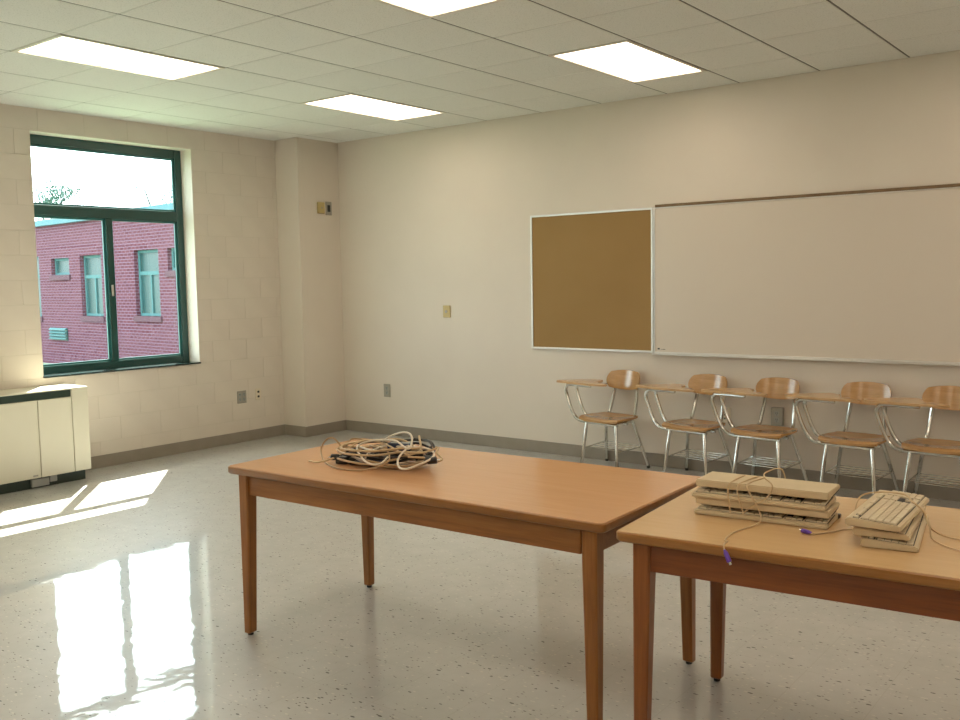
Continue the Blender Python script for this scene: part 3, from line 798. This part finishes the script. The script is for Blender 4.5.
cable('off-white cord arching highest over the tangle', [pix_low(383, 441, 3.035), pix_low(391, 436, 3.015), pix_low(402, 432.5, 2.995), pix_low(410, 434, 2.985), pix_low(412, 441, 2.966), pix_low(408, 449, 2.936), pix_low(396, 441, 2.975), pix_low(382, 440, 3.005), pix_low(366, 442, 2.975), pix_low(357, 447, 2.926), pix_low(360, 455, 2.887), pix_low(368, 463, 2.838), pix_low(380, 464, 2.847), pix_low(388, 457, 2.887)], 'cable_white', .0045, k=7)
cable('beige extension cord coiled through the middle of the tangle', coil(-2.887, 2.975, .20, .10, Z0+.03, 3.2, 3, .02, rot=.2, rise=.018), 'cable_beige', .005, [(pix_low(425, 456, 2.956), pix_low(432, 461, 2.926), 'black')])
cable('tan cord coiled low through the tangle', coil(-2.857, 2.995, .23, .12, Z0+.008, 2.4, 8, .0, rot=-.1, rise=.012), 'cable_tan', .005, [((-3.187, 3.064, TH+.02), (-3.227, 3.054, TH+.022), 'cable_beige')])
cable('black power cord winding under the paler cords', coil(-2.857, 3.005, .21, .11, Z0+.010, 2.5, 21, .0, rot=.1, rise=.02), 'cable_black', .0052, [((-3.039, 2.897, TH+.03), (-3.084, 2.872, TH+.028), 'black')])
cable('black power cord bunched at the tangle\'s back', coil(-2.818, 3.054, .15, .08, Z0+.035, 2.3, 33, .02, rot=.3, rise=.018), 'cable_black', .0052)
cable('beige cord hooked over the right edge of the tangle', [pix_low(405, 452, 2.936), pix_low(420, 453, 2.936), pix_low(432, 450, 2.985), pix_low(438, 448, 3.005), pix_low(437, 453, 2.975), pix_low(442, 459, 2.956), pix_low(437, 461, 2.936), pix_low(425, 458, 2.936), pix_low(408, 457, 2.906)], 'cable_beige', .0045, [(pix_low(424, 462, 2.887), pix_low(437, 460, 2.916), 'black')])
cable('black power cord coiled flat at the bottom of the tangle', coil(-2.90, 3.0, .19, .09, Z0+.016, 3.1, 45, .01, rot=.25, rise=.012), 'cable_black', .0052)
# power strips buried in the tangle
def power_strip(label, loc, rz, mat, n):
    t = thing('power_strip', label, 'power strip', loc, rz, gp)
    L_ = .055*n
    MB().box((0, 0, 0), (L_, .045, .032), .005, 2).build('body', mat, t)
    for i in range(n):
        s_ = MB().prism(rrect(.012+i*.055, .008, .046+i*.055, .037, .008), .0315, .0335).build('socket', 'heater_grey', t)
    return t
power_strip('black socket block at the tangle\'s window side', (-3.055, 2.868, TH+.001), .25, 'black', 1)
power_strip('black power adapter beside the dark blue strip in the tangle', (-2.985, 2.885, TH+.001), .55, 'black', 1)
power_strip('dark blue adapter strip half hidden inside the tangle', (-2.946, 2.897, TH+.001), .2, 'navy', 3)
power_strip('dark blue adapter lying on top of the tangle', (-2.857, 2.995, TH+.062), .35, 'navy', 2)

# ------------------------------------------------------------------ outside: yard, brick wing, trees
tag(MB().box((-90, -40, -.9), (XO-.001, 80, -.76)).build('lawn', 'grass', smooth=0), 'grass yard outside the window', kind='structure')
BR = -math.atan2(.0817, .9967)
bd = thing('brick_building', 'one-storey red brick wing with teal framed windows outside', 'building', (-25.2, 14.7, 0), BR)
RZ = 3.52
wins = [(-3.12, -1.88, 1.99, 2.50, 0), (-1.15, .18, .76, 2.53, 1), (2.10, 3.40, .80, 2.57, 1), (3.87, 5.1, 1.99, 2.57, 0), (-5.3, -4.0, .7, 2.6, 1), (7.0, 8.3, .8, 2.57, 1), (-9.3, -8.0, .8, 2.57, 1)]
# wall cut round the windows: columns between them, bands above and below
wl = MB(); D0 = .30
edges = sorted(wins)
x = -18.0
for (a, c_, e, g, k) in edges:
    wl.box((x, 0, -.76), (a, D0, RZ)); wl.box((a, 0, -.76), (c_, D0, e)); wl.box((a, 0, g), (c_, D0, RZ)); x = c_
wl.box((x, 0, -.76), (14.5, D0, RZ))
wl.box((-18, 6.5, -.76), (14.5, 6.8, RZ)); wl.box((-18, D0, -.76), (-17.7, 6.5, RZ)); wl.box((14.2, D0, -.76), (14.5, 6.5, RZ))
wl.build('brick_wall', 'brick', bd, 0)
MB().box((-18.2, -.12, RZ), (14.6, 6.95, RZ+.16)).build('fascia', 'fascia', bd, 0)
MB().box((-18.0, .05, RZ+.16), (14.4, 6.8, RZ+.20)).build('roof', 'roof', bd, 0)
for (a, c_, e, g, k) in wins:
    w = MB(); yy0, yy1, f_ = .12, .20, .075
    w.box((a, yy0, e), (a+f_, yy1, g)); w.box((c_-f_, yy0, e), (c_, yy1, g)); w.box((a+f_, yy0, e), (c_-f_, yy1, e+f_)); w.box((a+f_, yy0, g-f_), (c_-f_, yy1, g))
    zt_ = g-.62
    if k: w.box((a+f_, yy0, zt_-.05), (c_-f_, yy1, zt_+.05)); w.box(((a+c_)/2-.03, yy0, e+f_), ((a+c_)/2+.03, yy1, zt_-.05))
    wo = w.build('window', 'facade_trim', bd, 0)
    panes = [(a+f_, c_-f_, e+f_, g-f_)] if not k else [(a+f_, c_-f_, zt_+.05, g-f_), (a+f_, (a+c_)/2-.03, e+f_, zt_-.05), ((a+c_)/2+.03, c_-f_, e+f_, zt_-.05)]
    for (p, q, r_, s_) in panes: MB().box((p-.01, .155, r_-.01), (q+.01, .165, s_+.01)).build('pane', 'facade_glass', wo, 0)
    MB().box((a-.08, -.05, e-.15), (c_+.08, .13, e)).build('window_sill', 'facade_dark', bd, 0)
vt = MB().box((-3.39, -.03, 0), (-2.19, 0, .37)).build('louvre_vent', 'facade_glass', bd, 0)
for k in range(4):
    z = .03+k*.09; MB().add([(-3.36, -.03, z+.06), (-2.22, -.03, z+.06), (-2.22, -.09, z), (-3.36, -.09, z), (-3.36, -.03, z+.075), (-2.22, -.03, z+.075), (-2.22, -.10, z+.012), (-3.36, -.10, z+.012)],
        [(0,1,2,3), (7,6,5,4), (0,4,5,1), (1,5,6,2), (2,6,7,3), (3,7,4,0)]).build('slat', 'facade_trim', vt, 0)

def tree(name, label, base, height, seed, leaves, spread=.5, depth=4):
    t = thing(name, label, 'tree', base, 0, 'trees behind the brick wing')
    rnd = random.Random(seed); br_ = MB(); tips = []
    def grow(p, d, L_, r, lev):
        q = p+d*L_; br_.tube([p, (p+q)/2+Vector((rnd.uniform(-1, 1), rnd.uniform(-1, 1), 0))*L_*.04, q], [r, r*.85, r*.65], 5)
        if lev == 0: tips.append(q); return
        for k in range(3 if lev > 1 else 2):
            e = Vector((rnd.uniform(-1, 1), rnd.uniform(-1, 1), rnd.uniform(-.1, .7)))*spread
            grow(q, (d+e).normalized(), L_*rnd.uniform(.55, .8), r*.6, lev-1)
        tips.append(q)
    tr_ = MB().tube([(0, 0, -.05), (.03, .02, height*.25), (0, .05, height*.42)], [.14, .11, .09], 8).build('trunk', 'bark', t)
    grow(Vector((0, .05, height*.40)), Vector((0, 0, 1)), height*.22, .07, depth)
    br_.build('branches', 'bark', t)
    if leaves:
        lf = MB()
        for p in tips:
            for k in range(leaves):
                c_ = p+Vector((rnd.gauss(0, .22), rnd.gauss(0, .22), rnd.gauss(0, .2)))
                a = Vector((rnd.uniform(-1, 1), rnd.uniform(-1, 1), rnd.uniform(-1, 1))).normalized(); b_ = a.orthogonal().normalized()
                lf.add([c_-a*.09, c_+b_*.04, c_+a*.09, c_-b_*.04], [(0, 1, 2, 3)])
        tag(lf.build('leaves', 'leaf', t, 0), kind='stuff')
def out(u, v, t_):
    d = cF+(u-480)/FPX*cR-(v-360)/FPX*cU
    p = Vector((0, 0, CAMH))+d*t_; return (p.x, p.y, -.76)
tree('leafy_tree', 'leafy tree rising behind the brick wing roof', out(38, 200, 45), 7.3, 5, 5)
tree('bare_tree', 'nearly bare slim tree behind the brick wing roof', out(74, 200, 44), 7.4, 11, 0, .38, 3)
tree('twiggy_tree', 'sparse twiggy tree behind the roof corner', out(163, 200, 40), 7.2, 17, 1, .6, 3)
